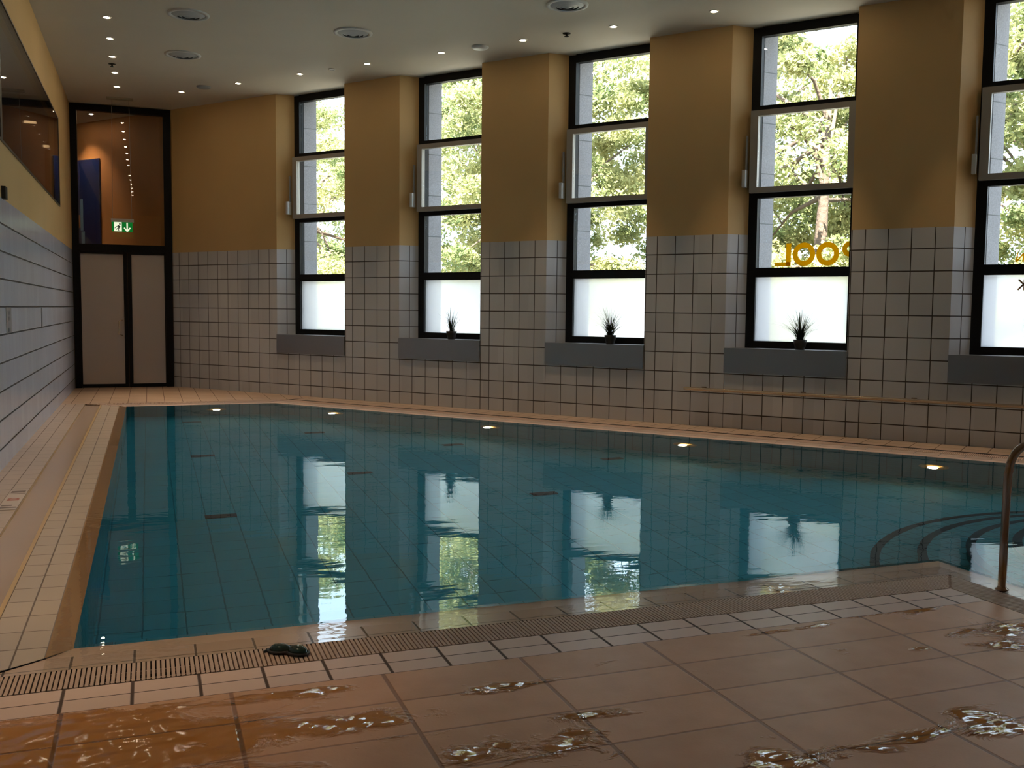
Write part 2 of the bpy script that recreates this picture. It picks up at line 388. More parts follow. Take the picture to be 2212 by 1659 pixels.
# ------------------------------------------------------------------ gutter grates
def grate(i, name, label):
    j = (i + 1) % len(EDGE)
    A0, A1, B0, B1 = [Vector(x) for x in (G_IN[i], G_IN[j], G_OUT[i], G_OUT[j])]
    t = (A1 - A0).normalized(); n = Vector((t.y, -t.x)); w = (B0 - A0).dot(n)
    mb = MB(); ua = [(p - A0).dot(t) for p in (A0, A1, B0, B1)]
    lo, hi = min(ua), max(ua); pitch = .0185; u = lo + .004
    while u < hi - .012:
        # clip each slat to the mitres
        def lim(u):
            v0, v1 = .004, w - .004
            if ua[2] < 0 and u < 0: v0 = max(v0, w * (u / ua[2]))
            if ua[2] > 0 and u < ua[2]: v1 = min(v1, w * (u / ua[2]))
            L = ua[1]
            if ua[3] > L and u > L: v0 = max(v0, w * (u - L) / (ua[3] - L))
            if ua[3] < L and u > ua[3]: v1 = min(v1, w * (L - u) / (L - ua[3]))
            return v0, v1
        v0, v1 = lim(u + .005)
        v0 += .006 if v0 > .005 else 0; v1 -= .006 if v1 < w - .005 else 0
        if v1 - v0 > .01:
            q = [A0 + t * a + n * b for a, b in ((u, v0), (u + .013, v0), (u + .013, v1), (u, v1))]
            mb.hexa([(p.x, p.y, -.018) for p in q] + [(p.x, p.y, .001) for p in q])
        u += pitch
    for v in (w * .3, w * .7):   # the two rods the slats are threaded on
        a, b = max(ua[0], ua[2] if ua[2] > 0 else ua[0]) + .03, min(ua[1], ua[3]) - .03
        q = [A0 + t * x + n * y for x, y in ((a, v - .004), (b, v - .004), (b, v + .004), (a, v + .004))]
        mb.hexa([(p.x, p.y, -.03) for p in q] + [(p.x, p.y, -.015) for p in q])
    return tag(mb.build(name, m_slat), label, 'gutter grate', 'overflow grates around the pool')
grate(0, 'gutter_grate', 'ribbed overflow grate along the near pool edge, with goggles lying on it')
grate(1, 'gutter_grate', 'ribbed overflow grate beside the bent steel pool handrail')
grate(5, 'gutter_grate', 'long ribbed overflow grate along the foot of the window wall')
grate(6, 'gutter_grate', 'short ribbed overflow grate at the far pool end before the glass doors')

# ------------------------------------------------------------------ pool basin, water
PD = -1.35
pb = MB()
pb.poly(POUT, PD, 0)
for i in range(len(POUT)):
    a, b = Vector(POUT[i]), Vector(POUT[(i + 1) % len(POUT)]); L = (b - a).length
    z1 = ZR[EDGE[i]][0]
    pb.face([(b.x, b.y, PD), (a.x, a.y, PD), (a.x, a.y, z1), (b.x, b.y, z1)], [(L, PD), (0, PD), (0, z1), (L, z1)], 1)
tag(pb.build('pool_basin', [m_pool, m_poolwall]), 'sunken teal tiled pool basin under the water', 'pool', kind='structure')
WD = {'near': .303, 'alcove': .213, 'window': .004, 'far': .004, 'left': .095}
wm = MB(); wm.poly(POUT, -.0045)
pw = tag(wm.build('pool_water', m_water), 'still teal pool water mirroring the tall windows', 'water')
wm = MB(); RO = offset([WD[e] for e in EDGE])          # thin film running over the rim to the grate
for i in range(len(POUT)):
    j = (i + 1) % len(POUT); q = [POUT[i], RO[i], RO[j], POUT[j]]
    wm.face([(p[0], p[1], -.0045) for p in q], q)
fo = wm.build('water_film', m_film, pw)

# round steps in the alcove
cx, cy = 6.3, 3.9
st = empty('pool_steps', (cx, cy, PD), 'round tiled steps with dark edges under the water by the handrail', 'pool steps')
for r, top in ((2.2, -.9), (1.9, -.68), (1.6, -.46), (1.32, -.24)):
    def outline(r, lim=True):
        a0 = math.asin(min(1, (yN + .001 - cy) / r)) if r > 1.93 else 0.
        xs = [(cx + r * math.cos(a), cy + r * math.sin(a)) for a in np.linspace(a0, PI - a0, 61)]
        if a0 > 0: xs = [(min(max(x, cx - 2.9), cx + 2.9), y) for x, y in xs]
        return xs
    arc = outline(r)
    left = max(xA + .001, arc[-1][0]) if r > 1.93 else arc[-1][0]
    right = min(xA2 - .001, arc[0][0]) if r > 1.93 else arc[0][0]
    arc2 = [p for p in arc if p[1] >= yN + .001 or (xA + .001 <= p[0] <= xA2 - .001)]
    if r > 1.93: arc2 = arc2 + [(xA + .001, yN + .001)] if arc[-1][0] > xA else arc2 + [(xA + .001, yN + .001)]
    poly = arc2 + [(left, yB + .001), (right, yB + .001)] + ([(xA2 - .001, yN + .001)] if r > 1.93 else [])
    mb = MB(); mb.prism(poly, PD + .001, top - .004, 0, caps=False); mb.poly(poly, top - .004, 0)
    so = mb.build('step', m_step, st, (cx, cy, PD))
    ns = MB(); inner = [(cx + (p[0] - cx) * (r - .055) / r, cy + (p[1] - cy) * (r - .055) / r) for p in arc2]
    for k in range(len(arc2) - 1):
        if (Vector(arc2[k]) - Vector(arc2[k + 1])).length > .4: continue
        p, q, p2, q2 = arc2[k], arc2[k + 1], inner[k], inner[k + 1]
        e = 1.003
        po = (cx + (p[0] - cx) * e, cy + (p[1] - cy) * e); qo = (cx + (q[0] - cx) * e, cy + (q[1] - cy) * e)
        ns.hexa([po + (top - .05,), qo + (top - .05,), q2 + (top - .05,), p2 + (top - .05,), po + (top,), qo + (top,), q2 + (top,), p2 + (top,)])
    n_o = ns.build('nosing', m_nosing, None, (cx, cy, PD)); n_o.parent = so; n_o.location = (0, 0, 0)

# floor inlets on the pool bottom
ORD = ['first', 'second', 'third', 'fourth', 'fifth', 'sixth', 'seventh', 'eighth', 'ninth', 'tenth', 'eleventh', 'twelfth', 'thirteenth', 'fourteenth']
inl = MB(); 
inl.box(-.129, .129, -.06, .06, 0, .012)
for k in range(5): inl.box(-.11 + .046 * k, -.085 + .046 * k, -.045, .045, .012, .016)
inlet_lab = {(.54, 8.44): 'dark inlet grate on the pool bottom, nearest to the left pool edge and the viewer',
  (.54, 11.40): 'dark inlet grate on the pool bottom, middle one along the left pool edge',
  (.54, 14.40): 'dark inlet grate on the pool bottom, farthest one along the left pool edge',
  (2.02, 9.93): 'dark inlet grate on the pool bottom just right of the reflected first window',
  (2.02, 12.90): 'dark inlet grate on the pool bottom below the second underwater lamp',
  (3.48, 11.42): 'dark inlet grate on the pool bottom below the third underwater lamp',
  (3.48, 8.45): 'dark inlet grate on the pool bottom between the reflected second and third windows',
  (4.92, 9.94): 'dark inlet grate on the pool bottom left of the fourth underwater lamp'}
src = None
for (x, y), lab in inlet_lab.items():
    if src is None:
        src = inl.build('floor_inlet', m_inlet); o = src
    else:
        o = src.copy(); C.objects.link(o)
    o.location = (x, y, PD + .001); tag(o, lab, 'pool inlet', 'inlet grates on the pool bottom')

# underwater lamps
m_lampglow = emit('underwater_bulb', (1., .60, .22), 5.)
m_lampring = plain('lamp_niche', (.62, .42, .2), .35, .6)
def pool_lamp(p, nrm, label):
    n = Vector(nrm).normalized(); e = empty('underwater_lamp', p, label, 'pool lamp', 'underwater lamps in the far pool walls')
    rim = MB(); c = Vector(p)
    rim.lathe([(.145, 0), (.145, .02), (.12, .03), (.105, .012), (0.001, .006)], c, 28, axis=n); rim.build('lamp_rim', m_lampring, e, p)
    b = MB(); b.lathe([(.055, .012), (.05, .03), (.03, .042), (.001, .046)], c, 20, axis=n); b.build('bulb', m_lampglow, e, p)
    ld = bpy.data.lights.new('underwater_light', 'SPOT'); ld.energy = 7; ld.color = (1, .78, .5); ld.spot_size = 2.6; ld.spot_blend = .8; ld.shadow_soft_size = .05
    lo = bpy.data.objects.new('underwater_light', ld); C.objects.link(lo); lo.parent = e; lo.location = n * .08
    lo.rotation_euler = (-n).to_track_quat('Z', 'Y').to_euler() if False else n.to_track_quat('-Z', 'Y').to_euler()
nin = (-SA, -CA, 0)
pool_lamp((.92, yF - .001, -.66), (0, -1, 0), 'glowing underwater lamp in the pool end wall below the glass doors')
for k, (x, y) in enumerate([(2.55, 14.2), (4.19, 12.05), (5.81, 9.87), (7.47, 7.74)]):
    s = (x - XR) * CA - (y - YD) * SA; q = WP(s, -1.101, -.61)
    pool_lamp(q, nin, ['glowing underwater lamp below the first window sill', 'glowing underwater lamp below the tiled pier between second and third windows',
                       'glowing underwater lamp below the left end of the wall handrail', 'glowing underwater lamp nearest the bent pool handrail'][k])

# ------------------------------------------------------------------ walls
ww = MB(); WMATS = [m_wtile, m_yellow]
def wface(s0, o0, s1, o1, z0, z1, u0=None, u1=None):
    u0 = s0 if u0 is None else u0; u1 = s1 if u1 is None else u1
    for za, zb, mi in ((z0, min(z1, TT), 0), (max(z0, TT), z1, 1)):
        if zb - za > 1e-4:
            ww.face([WP(s0, o0, za), WP(s1, o1, za), WP(s1, o1, zb), WP(s0, o0, zb)], [(u0, za), (u1, za), (u1, zb), (u0, zb)], mi)
ZS0, ZS1 = .696, 1.005
prev = 0.
for k, s in enumerate(STARTS):
    wface(prev, 0, s, 0, 0, HC)                                  # pier
    wface(s, 0, s + .18, .24, ZS1 - .01, HC, s + .09, s + .39)   # splayed left reveal
    wface(s + OPENW, .30, s + OPENW, 0, ZS1 - .01, HC, s + OPENW - .25, s + OPENW)
    wface(s, 0, s + OPENW, 0, 0, ZS0 + .005)                     # under the sill
    prev = s + OPENW
wface(prev, 0, S_END, 0, 0, HC)
tag(ww.build('wall_right', WMATS), kind='structure')
# outer granite leaf of the wall
trim_n = 0
edges = [None] + STARTS
for k in range(len(STARTS) + 1):
    a = -7.0 if k == 0 else STARTS[k - 1] + OPENW
    b = STARTS[k] if k < len(STARTS) else S_END + 1
    mb = MB()
    pl = [WP(a + (0 if k == 0 else .004), .345), WP(b + (.295 if k < len(STARTS) else 0), .345), WP(b + (.40 if k < len(STARTS) else 0), .53), WP(a + (0 if k == 0 else .10), .53)]
    if k == 0: pl = [WP(a, .345), pl[1], pl[2], WP(a, .53)]
    mb.prism([p[:2] for p in pl], -.4, HC + .05)
    trim_n += 1; tag(mb.build('trim_%d' % trim_n, m_stone), kind='structure')
for k, s in enumerate(STARTS):
    mb = MB(); mb.wbox(s + .005, s + OPENW - .005, .345, .53, -.4, 1.0); trim_n += 1; tag(mb.build('trim_%d' % trim_n, m_stone), kind='structure')

# left wall with the interior glazing
GY0, GY1, GZ0, GZ1 = 5.2, 16.3, 2.93, 4.25
lw = MB()
def lface(y0, y1, z0, z1):
    for za, zb, mi in ((z0, min(z1, TT), 0), (max(z0, TT), z1, 1)):
        if zb - za > 1e-4: lw.face([(XL, y0, za), (XL, y0, zb), (XL, y1, zb), (XL, y1, za)], [(y0, za), (y0, zb), (y1, zb), (y1, za)], mi)
lface(YR, GY0, 0, HC); lface(GY1, YD, 0, HC); lface(GY0, GY1, 0, GZ0); lface(GY0, GY1, GZ1, HC)
for (y0, z0, y1, z1) in ((GY0, GZ0, GY1, GZ0), (GY0, GZ1, GY1, GZ1), (GY0, GZ0, GY0, GZ1), (GY1, GZ0, GY1, GZ1)):
    lw.face([(XL, y0, z0), (XL, y1, z1), (XL - .12, y1, z1), (XL - .12, y0, z0)], None, 1)
tag(lw.build('wall_left', [m_ltile, m_yellow]), kind='structure')
rw = MB()
def zface(m, p, q, uvs=False):
    L = (Vector(q) - Vector(p)).length
    for za, zb, mi in ((0, TT, 0), (TT, HC, 1)):
        m.face([(p[0], p[1], za), (q[0], q[1], za), (q[0], q[1], zb), (p[0], p[1], zb)], [(0, za), (L, za), (L, zb), (0, zb)], mi)
zface(rw, (wall_at(YR), YR), (XL, YR))
tag(rw.build('wall_rear', [m_ltile, m_yellow]), kind='structure')
# gallery behind the glazing
gb = MB(); gx = XL - 2.6
m_gal = paint('gallery_wall', (.24, .205, .195))
gb.face([(gx, GY0 - .3, 2.2), (gx, 18.4, 2.2), (gx, 18.4, HC), (gx, GY0 - .3, HC)])
gb.face([(XL - .13, GY0 - .3, 2.2), (gx, GY0 - .3, 2.2), (gx, GY0 - .3, HC), (XL - .13, GY0 - .3, HC)])
GE = 18.4
gb.face([(XL - .001, GE, 2.2), (gx, GE, 2.2), (gx, GE, HC), (XL - .001, GE, HC)])
gb.face([(XL - .12, GY0 - .3, 2.2), (gx, GY0 - .3, 2.2), (gx, 18.4, 2.2), (XL - .12, 18.4, 2.2)])
tag(gb.build('wall_gallery', m_gal), kind='structure')
# lobby behind the doors
lb = MB()
def lbf(p, q): lb.face([(p[0], p[1], 0), (q[0], q[1], 0), (q[0], q[1], HC), (p[0], p[1], HC)])
lbf(WP(-.3, 0), WP(-6, 0)); lbf(WP(-6, 0), (WP(-6, 0)[0], YD + .12)); lbf((WP(-6, 0)[0], YD + .12), (XL, YD + .12)); lbf((XR, YD + .1), WP(-.3, 0))
lbf((XL, YD), (XL, YD + .14)); lbf((XR, YD), (XR, YD + .14))
tag(lb.build('wall_lobby', m_orange), kind='structure')

# ceiling slab
ce = MB(); q0 = WP(-7, .58); q1 = WP(S_END + 1, .58)
ce.prism([(gx - .3, YR - .3), (q1[0], YR - .3), q1[:2], q0[:2], (gx - .3, q0[1])], HC, HC + .35)
tag(ce.build('ceiling', m_ceil), kind='structure')

# ------------------------------------------------------------------ windows
WORD = ['first', 'second', 'third', 'fourth', 'fifth', 'sixth', 'seventh', 'eighth']
def ring(mb, s, z, r1, r0, off, a0=0, a1=2 * PI, n=40, th=.003, sx=1.):
    for k in range(n):
        a, b = a0 + (a1 - a0) * k / n, a0 + (a1 - a0) * (k + 1) / n
        p = [(s + sx * r * math.cos(t), z + r * math.sin(t)) for r, t in ((r0, a), (r1, a), (r1, b), (r0, b))]
        mb.hexa([WP(x, off - th, y) for x, y in p] + [WP(x, off, y) for x, y in p])
def stroke(mb, s0, z0, s1, z1, w, off, th=.003):
    d = Vector((s1 - s0, z1 - z0)).normalized(); n = Vector((-d.y, d.x)) * w / 2
    p = [(s0 + n.x, z0 + n.y), (s1 + n.x, z1 + n.y), (s1 - n.x, z1 - n.y), (s0 - n.x, z0 - n.y)]
    mb.hexa([WP(x, off - th, y) for x, y in p] + [WP(x, off, y) for x, y in p])
for k, s in enumerate(STARTS):
    a, b = s + .18, s + OPENW - .003
    w = empty('window_%d' % (k + 1), WP(s + .8, .29, 0), kind='structure'); o = WP(s + .8, .29, 0)
    fr = MB()
    fr.wbox(a, a + .11, .24, .34, 1.0, 4.93); fr.wbox(b - .07, b, .24, .34, 1.0, 4.93)
    for z0, z1 in ((4.83, HC - .002), (3.925, 3.99), (2.863, 2.932), (1.89, 2.005), (1.006, 1.095)):
        fr.wbox(a + .11, b - .07, .24, .34, z0, z1)
    fr.build('window_frame', m_black, w, o)
    sa = MB(); x0, x1 = a + .02, b - .02
    sa.wbox(x0, x0 + .095, .165, .24, 2.925, 3.925); sa.wbox(x1 - .09, x1, .165, .24, 2.925, 3.925)
    sa.wbox(x0 + .095, x1 - .09, .165, .24, 3.857, 3.925); sa.wbox(x0 + .095, x1 - .09, .165, .24, 2.925, 2.99)
    so = sa.build('sash', m_alu, w, o)
    g = MB(); g.wbox(x0 + .095, x1 - .09, .20, .212, 2.99, 3.857); gp = g.build('sash_pane', m_glass, None, o); gp.parent = so; gp.location = (0, 0, 0)
    for z0, z1 in ((3.99, 4.83), (2.005, 2.863)):
        g = MB(); g.wbox(a + .11, b - .07, .285, .30, z0, z1); pane = g.build('window_pane', m_glass, w, o)
        if k == 3 and z0 < 3:
            lt = MB(); of = .284; W = .062
            stroke(lt, 11.055, 2.03, 11.055, 2.30, W, of); stroke(lt, 10.885, 2.045, 11.075, 2.045, .05, of)
            ring(lt, 11.243, 2.163, .143, .079, of, sx=.95); ring(lt, 11.527, 2.163, .143, .079, of, sx=.95)
            ring(lt, 11.79, 2.215, .092, .036, of, PI / 2, 3 * PI / 2, 24)
            stroke(lt, 11.79, 2.279, 11.84, 2.279, .056, of - .0002); stroke(lt, 11.79, 2.151, 11.84, 2.151, .056, of - .0002); 
            l = lt.build('lettering', m_letter, None, o); l.parent = pane; l.location = (0, 0, 0); l['label'] = 'yellow mirrored POOL lettering'
        if k == 4 and z0 < 3:
            lt = MB(); of = .284
            stroke(lt, 13.56, 2.03, 13.57, 2.13, .016, of); stroke(lt, 13.565, 2.035, 13.628, 2.125, .016, of); stroke(lt, 13.625, 2.03, 13.635, 2.13, .016, of)
            l = lt.build('lettering', m_letter, None, o); l.parent = pane; l.location = (0, 0, 0)
    g = MB(); g.wbox(a + .11, b - .07, .285, .295, 1.095, 1.89); pane = g.build('frosted_pane', m_frost, w, o); pane['label'] = 'frosted bottom pane'
    if k == 4:
        lt = MB(); of = .284
        stroke(lt, 13.65, 1.72, 13.65, 1.84, .018, of); stroke(lt, 13.648, 1.78, 13.592, 1.84, .018, of); stroke(lt, 13.642, 1.785, 13.588, 1.725, .018, of)
        l = lt.build('lettering', m_letter2, None, o); l.parent = pane; l.location = (0, 0, 0)
    ac = MB(); ac.wbox(s + .135, s + .178, .08, .165, 2.99, 3.2); ac.wbox(s + .158, s + .176, .13, .165, 3.2, 3.62, 1)
    ac.build('opener', [m_whitepl, m_greypl], w, o)
    sb = MB(); sb.wbox(s, s + OPENW, -.022, .236, ZS0, ZS1)
    sl = sb.build('window_sill', m_steel, w, o)
    sl['label'] = 'steel box sill'

# ------------------------------------------------------------------ door
d = empty('door_1', ((XL + XR) / 2, YD, 0), kind='structure'); do = ((XL + XR) / 2, YD, 0)
fr = MB(); y0, y1 = YD - .03, YD + .09
fr.box(XL + .004, -1.122, y0, y1, 0, 4.93); fr.box(.285, XR - .004, y0, y1, 0, 4.93)
fr.box(-1.122, .285, y0, y1, 4.825, 4.93); fr.box(-1.122, .285, y0, y1, 2.40, 2.53)
fr.build('door_frame', m_black, d, do)
g = MB(); g.box(-1.122, .285, YD + .0, YD + .012, 2.53, 4.825); g.build('transom_pane', m_glass, d, do)
for x0, x1, nm in ((-1.12, -.345, 0), (-.343, .283, 1)):
    lf_ = MB(); t = .055
    a0, a1 = (.012, .066) if nm == 0 else (.066, .012)
    lf_.box(x0, x0 + a0, YD - .02, YD + .03, .005, 2.397); lf_.box(x1 - a1, x1, YD - .02, YD + .03, .005, 2.397)
    lf_.box(x0 + a0, x1 - a1, YD - .02, YD + .03, 2.36, 2.397); lf_.box(x0 + a0, x1 - a1, YD - .02, YD + .03, .005, .065)
    lv = lf_.build('door_leaf', m_black, d, do)
    g = MB(); g.box(x0 + a0, x1 - a1, YD, YD + .01, .065, 2.36); gp = g.build('frosted_panel', m_frostdoor, None, do); gp.parent = lv; gp.location = (0, 0, 0)
    if nm == 0:
        h = MB(); h.tube([(-.44, YD - .021, 1.2), (-.45, YD - .06, 1.2), (-.50, YD - .075, 1.18), (-.505, YD - .075, .95), (-.45, YD - .06, .93), (-.44, YD - .021, .93)], .011, 8)
        ho = h.build('door_handle', m_rail, None, do); ho.parent = lv; ho.location = (0, 0, 0)
# blue panel on the lobby wall
bp = MB(); bp.wbox(-3.3, -2.02, -.03, -.006, 1.24, 4.24); m_blue = plain('navy_panel', (.008, .017, .08), .3)
br = empty('wall_banner', WP(-2.66, -.018, 1.24), 'tall navy blue panel on the orange lobby wall behind the door glass', 'banner')
bp.build('panel', m_blue, br, WP(-2.66, -.018, 1.24))
pm = MB(); pm.wbox(-2.62, -2.54, -.034, -.03, 2.9, 3.5); pm.wbox(-2.72, -2.63, -.034, -.03, 2.95, 3.2, 1); pm.wbox(-2.6, -2.5, -.034, -.03, 2.62, 2.88)  # small pale and warm patches on the navy panel
pm.build('picture_print', [plain('pale_print', (.12, .22, .34), .4), plain('warm_print', (.3, .12, .06), .4)], br, WP(-2.66, -.018, 1.24))

# ------------------------------------------------------------------ glazing in the left wall
gl = empty('window_9', (XL - .04, (GY0 + GY1) / 2, GZ0), kind='structure'); go = (XL - .04, (GY0 + GY1) / 2, GZ0)
g = MB(); g.box(XL - .006, XL + .006, GY0 + .02, 9.98, GZ0 + .02, GZ1 - .02); g.build('window_pane', m_glass, gl, go)
g = MB(); g.box(XL - .006, XL + .006, 10.1, GY1 - .02, GZ0 + .02, GZ1 - .02); g.build('window_pane', m_glass, gl, go)
g = MB(); m_gfr = plain('thin_glazing_bead', (.05, .04, .03), .4)
for y0, y1, z0, z1 in ((GY0, GY1, GZ0, GZ0 + .02), (GY0, GY1, GZ1 - .02, GZ1), (GY0, GY0 + .02, GZ0 + .02, GZ1 - .02), (GY1 - .02, GY1, GZ0 + .02, GZ1 - .02), (9.98, 10.1, GZ0 + .02, GZ1 - .02)):
    g.box(XL - .05, XL + .012, y0, y1, z0, z1)
g.build('window_frame', m_gfr, gl, go)
# glowing bars added behind it to make the gold streaks in the glass
m_gold = emit('gold_lamp', (1., .62, .3), 2.2)
for k, (x, z) in enumerate(((-1.80, 4.49), (-1.52, 4.11))):
    p = (x, GE, z)
    e = empty('wall_lamp', p, ['slim warm wall lamp behind the left glazing, upper of the two', 'slim warm wall lamp behind the left glazing, lower of the two on the red-brown panel'][k], 'wall lamp', 'lamps behind the left glazing')
    b = MB(); b.box(x - .05, x + .05, GE - .06, GE - .001, z - .03, z + .03); b.build('lamp_base', m_black, e, p)
    b = MB(); b.box(x - .09, x + .09, GE - .085, GE - .06, z - .02, z + .02); b.build('lamp_tube', m_gold, e, p)
m = MB(); pp = [(-1.60, 3.0), (-1.36, 3.0), (-1.36, 4.35), (-1.41, 4.58), (-1.46, 4.28), (-1.515, 4.62), (-1.555, 4.2), (-1.60, 4.0)]  # panel added for the red-brown reflection of the lobby wall in the glazing
b0 = len(m.v); m.v += [(x, GE - .03, z) for x, z in pp] + [(x, GE - .004, z) for x, z in pp]; n_ = len(pp)
for i in range(n_):
    k = (i + 1) % n_; m.f.append([i, k, n_ + k, n_ + i])
for t_ in tessellate_polygon([[Vector((x, z, 0)) for x, z in pp]]):
    m.f.append(list(t_)); m.f.append([n_ + i for i in t_])
m.uv = [[(0, 0)] * len(f) for f in m.f]; m.mi = [0] * len(m.f); m.sm = [False] * len(m.f)
tag(m.build('wall_panel', plain('red_brown', (.09, .025, .015), .6), None, (-1.48, GE, 3.0)), 'dark red-brown pointed panel behind the right end of the left glazing', 'wall panel')

# ------------------------------------------------------------------ downlights
m_bulb = emit('halogen_bulb', (1., .80, .55), 150.)
m_bulboff = plain('bulb_off', (.25, .22, .2), .3)
m_ring = plain('downlight_ring', (.55, .5, .42), .35, .3)
e0 = empty('ceiling_downlight', (0, 0, HC))
r1 = MB(); r1.lathe([(.058, 0), (.055, -.006), (.044, -.008), (.040, -.002), (.039, 0)], (0, 0, 0), 24); r1.build('trim_ring', m_ring, e0, (0, 0, 0)).location = (0, 0, 0)
r1 = MB(); r1.lathe([(.030, -.001), (.027, -.006), (.016, -.011), (.001, -.013)], (0, 0, 0), 20); r1.build('bulb', m_bulb, e0, (0, 0, 0)).location = (0, 0, 0)
LWATT, LCOL = 78., (1., .74, .48)
first = [True]
def downlight(x, y, label, group, watt=1., on=True, cone=.70):
    if first[0]: o = e0; o.location = (x, y, HC); first[0] = False
    else: o = dup(e0, (x, y, HC))
    tag(o, label, 'downlight', group)
    if on:
        ld = bpy.data.lights.new('downlight_beam', 'SPOT'); ld.energy = LWATT * watt; ld.color = LCOL; ld.spot_size = cone; ld.spot_blend = .7; ld.shadow_soft_size = .04
        lo = bpy.data.objects.new('downlight_beam', ld); C.objects.link(lo); lo.parent = o; lo.location = (0, 0, -.03)
    else:
        for ch in o.children:
            if ch.name.startswith('bulb'):
                ch.data = ch.data.copy(); ch.data.materials[0] = m_bulboff
rowA = 'downlights in the row along the left wall'; rowB = 'downlights in the row along the window wall'
for k in range(14):
    y = 17.11 - k
    downlight(-.42, y, ('glowing' if k != 7 else 'unlit') + ' recessed downlight, %s from the glass doors in the row beside the left wall' % ORD[k], rowA, on=(k != 7))
for k in range(16):  # out of view, the row is continued to light the hall
    x, y = .558 + .81 * k, 17.1 - .996 * k
    if x > wall_at(y) - .4 or y < YR + .5: continue
    lab = ORD[k] if k < 14 else ['fifteenth', 'sixteenth'][k - 14]
    downlight(x, y, ('glowing' if k != 9 else 'unlit') + ' recessed downlight, %s from the glass doors in the row beside the window wall' % lab, rowB, on=(k != 9))  # the unlit one is out of view, kept off to spare the pier
downlight(-.93, 19.70, 'glowing downlight in the lobby ceiling behind the door glass', None, .3)
downlight(-1.30, 20.28, 'glowing lobby downlight above the navy panel', None, 1.1, cone=1.7)

# ------------------------------------------------------------------ ceiling vents, detectors
def vent(x, y, label):
    e = empty('ceiling_vent', (x, y, HC), label, 'ceiling vent', 'round air vents in the ceiling')
    m = MB(); m.lathe([(.245, 0), (.243, -.012), (.20, -.018), (.195, -.004)], (x, y, HC), 40); m.build('outer_ring', m_ventring, e, (x, y, HC))
    m = MB(); m.lathe([(.195, -.003), (.001, -.002)], (x, y, HC), 40); m.build('throat', m_dark, e, (x, y, HC))
    m = MB()
    for r0, r1, h in ((.192, .132, .004), (.140, .078, .010), (.086, .018, .016)):
        m.lathe([(r0, -h - .002), (r1, -h - .026), (r1 - .003, -h - .026), (r0 - .004, -h - .0005)], (x, y, HC), 40)
    m.lathe([(.022, -.043), (.001, -.043)], (x, y, HC), 16)
    m.build('louvre_cone', m_ventblade, e, (x, y, HC))
m_ventring = plain('vent_ring', (.55, .55, .53), .5); m_ventblade = plain('vent_blade', (.40, .42, .43), .45)
vent(.503, 12.61, 'round grey ceiling vent nearer the viewer, beside the left row of downlights')
vent(.502, 14.615, 'round grey ceiling vent nearer the glass doors, beside the left row of downlights')
vent(2.49, 12.62, 'round grey ceiling vent in the middle of the visible ceiling')
vent(4.55, 10.55, 'round grey ceiling vent cut by the top edge of the photo')
def disc(name, x, y, prof, mat, label, cat):
    m = MB(); m.lathe(prof, (x, y, HC), 28); return tag(m.build(name, mat, None, (x, y, HC)), label, cat)
disc('smoke_detector', 4.196, 12.638, [(.115, 0), (.115, -.012), (.09, -.03), (.04, -.036), (.001, -.037)], m_whitepl, 'white round smoke detector on the ceiling before the second pier', 'smoke detector')
disc('smoke_detector', .877, 16.566, [(.11, 0), (.11, -.012), (.085, -.03), (.04, -.036), (.001, -.037)], m_greypl, 'dim grey round smoke detector on the ceiling near the glass doors', 'smoke detector')
disc('ceiling_sensor', 2.572, 14.623, [(.05, 0), (.05, -.01), (.036, -.016), (.034, -.01), (.001, -.009)], m_whitepl, 'tiny white ring sensor on the ceiling between two window side downlights', 'sensor')
disc('ceiling_sprinkler', 5.007, 11.618, [(.05, 0), (.05, -.006), (.015, -.01), (.012, -.035), (.03, -.037), (.03, -.041), (.001, -.042)], m_dark, 'small dark sprinkler head below the vent at the top of the photo', 'sprinkler')
disc('ceiling_sprinkler', -.44, 15.565, [(.05, 0), (.05, -.006), (.015, -.01), (.012, -.035), (.03, -.037), (.03, -.041), (.001, -.042)], m_dark, 'small dark sprinkler head within the left row of downlights', 'sprinkler')

# ------------------------------------------------------------------ exit sign
SY = 18.02; so_ = (-.40, SY, 2.70)
ex = empty('exit_sign', so_, 'green and white lit exit sign hanging on two cables before the doors', 'exit sign')
m = MB(); m.box(-.61, -.19, SY - .06, SY + .06, HC - .03, HC - .001); m.build('ceiling_plate', plain('plate_beige', (.34, .29, .2), .5), ex, so_)
for x0, x1 in ((-.528, -.553), (-.26, -.245)):
    m = MB(); m.tube([(x0, SY, HC - .03), (x1, SY, 2.925)], .0035, 6); m.build('cable', m_alu, ex, so_)
m = MB(); m.box(-.575, -.215, SY - .035, SY + .035, 2.872, 2.926); m.build('housing', plain('sign_housing', (.5, .47, .42), .4), ex, so_)
m = MB(); m.box(-.568, -.236, SY - .008, SY + .008, 2.71, 2.872)
sp = m.build('sign_panel', emit('sign_green', (.01, .30, .04), .45), ex, so_)
m_signw = emit('sign_white', (.95, 1., .72), .95)
def sflat(pts, y=SY - .0095, th=.002):
    return [(x, y - th, z) for x, z in pts] + [(x, y, z) for x, z in pts]
m = MB(); m.hexa(sflat([(-.528, 2.714), (-.408, 2.714), (-.408, 2.868), (-.528, 2.868)]))
def sst(m, x0, z0, x1, z1, w, y=SY - .0095):
    d_ = Vector((x1 - x0, z1 - z0)).normalized(); n = Vector((-d_.y, d_.x)) * w / 2
    m.hexa(sflat([(x0 + n.x, z0 + n.y), (x0 - n.x, z0 - n.y), (x1 - n.x, z1 - n.y), (x1 + n.x, z1 + n.y)], y))
sst(m, -.322, 2.735, -.322, 2.864, .022); sst(m, -.322, 2.716, -.37, 2.778, .02); sst(m, -.322, 2.716, -.274, 2.778, .02)
w_ = m.build('arrow', m_signw, None, so_); w_.parent = sp; w_.location = (0, 0, 0); w_['label'] = 'white field and down arrow'
m = MB(); yy = SY - .0125
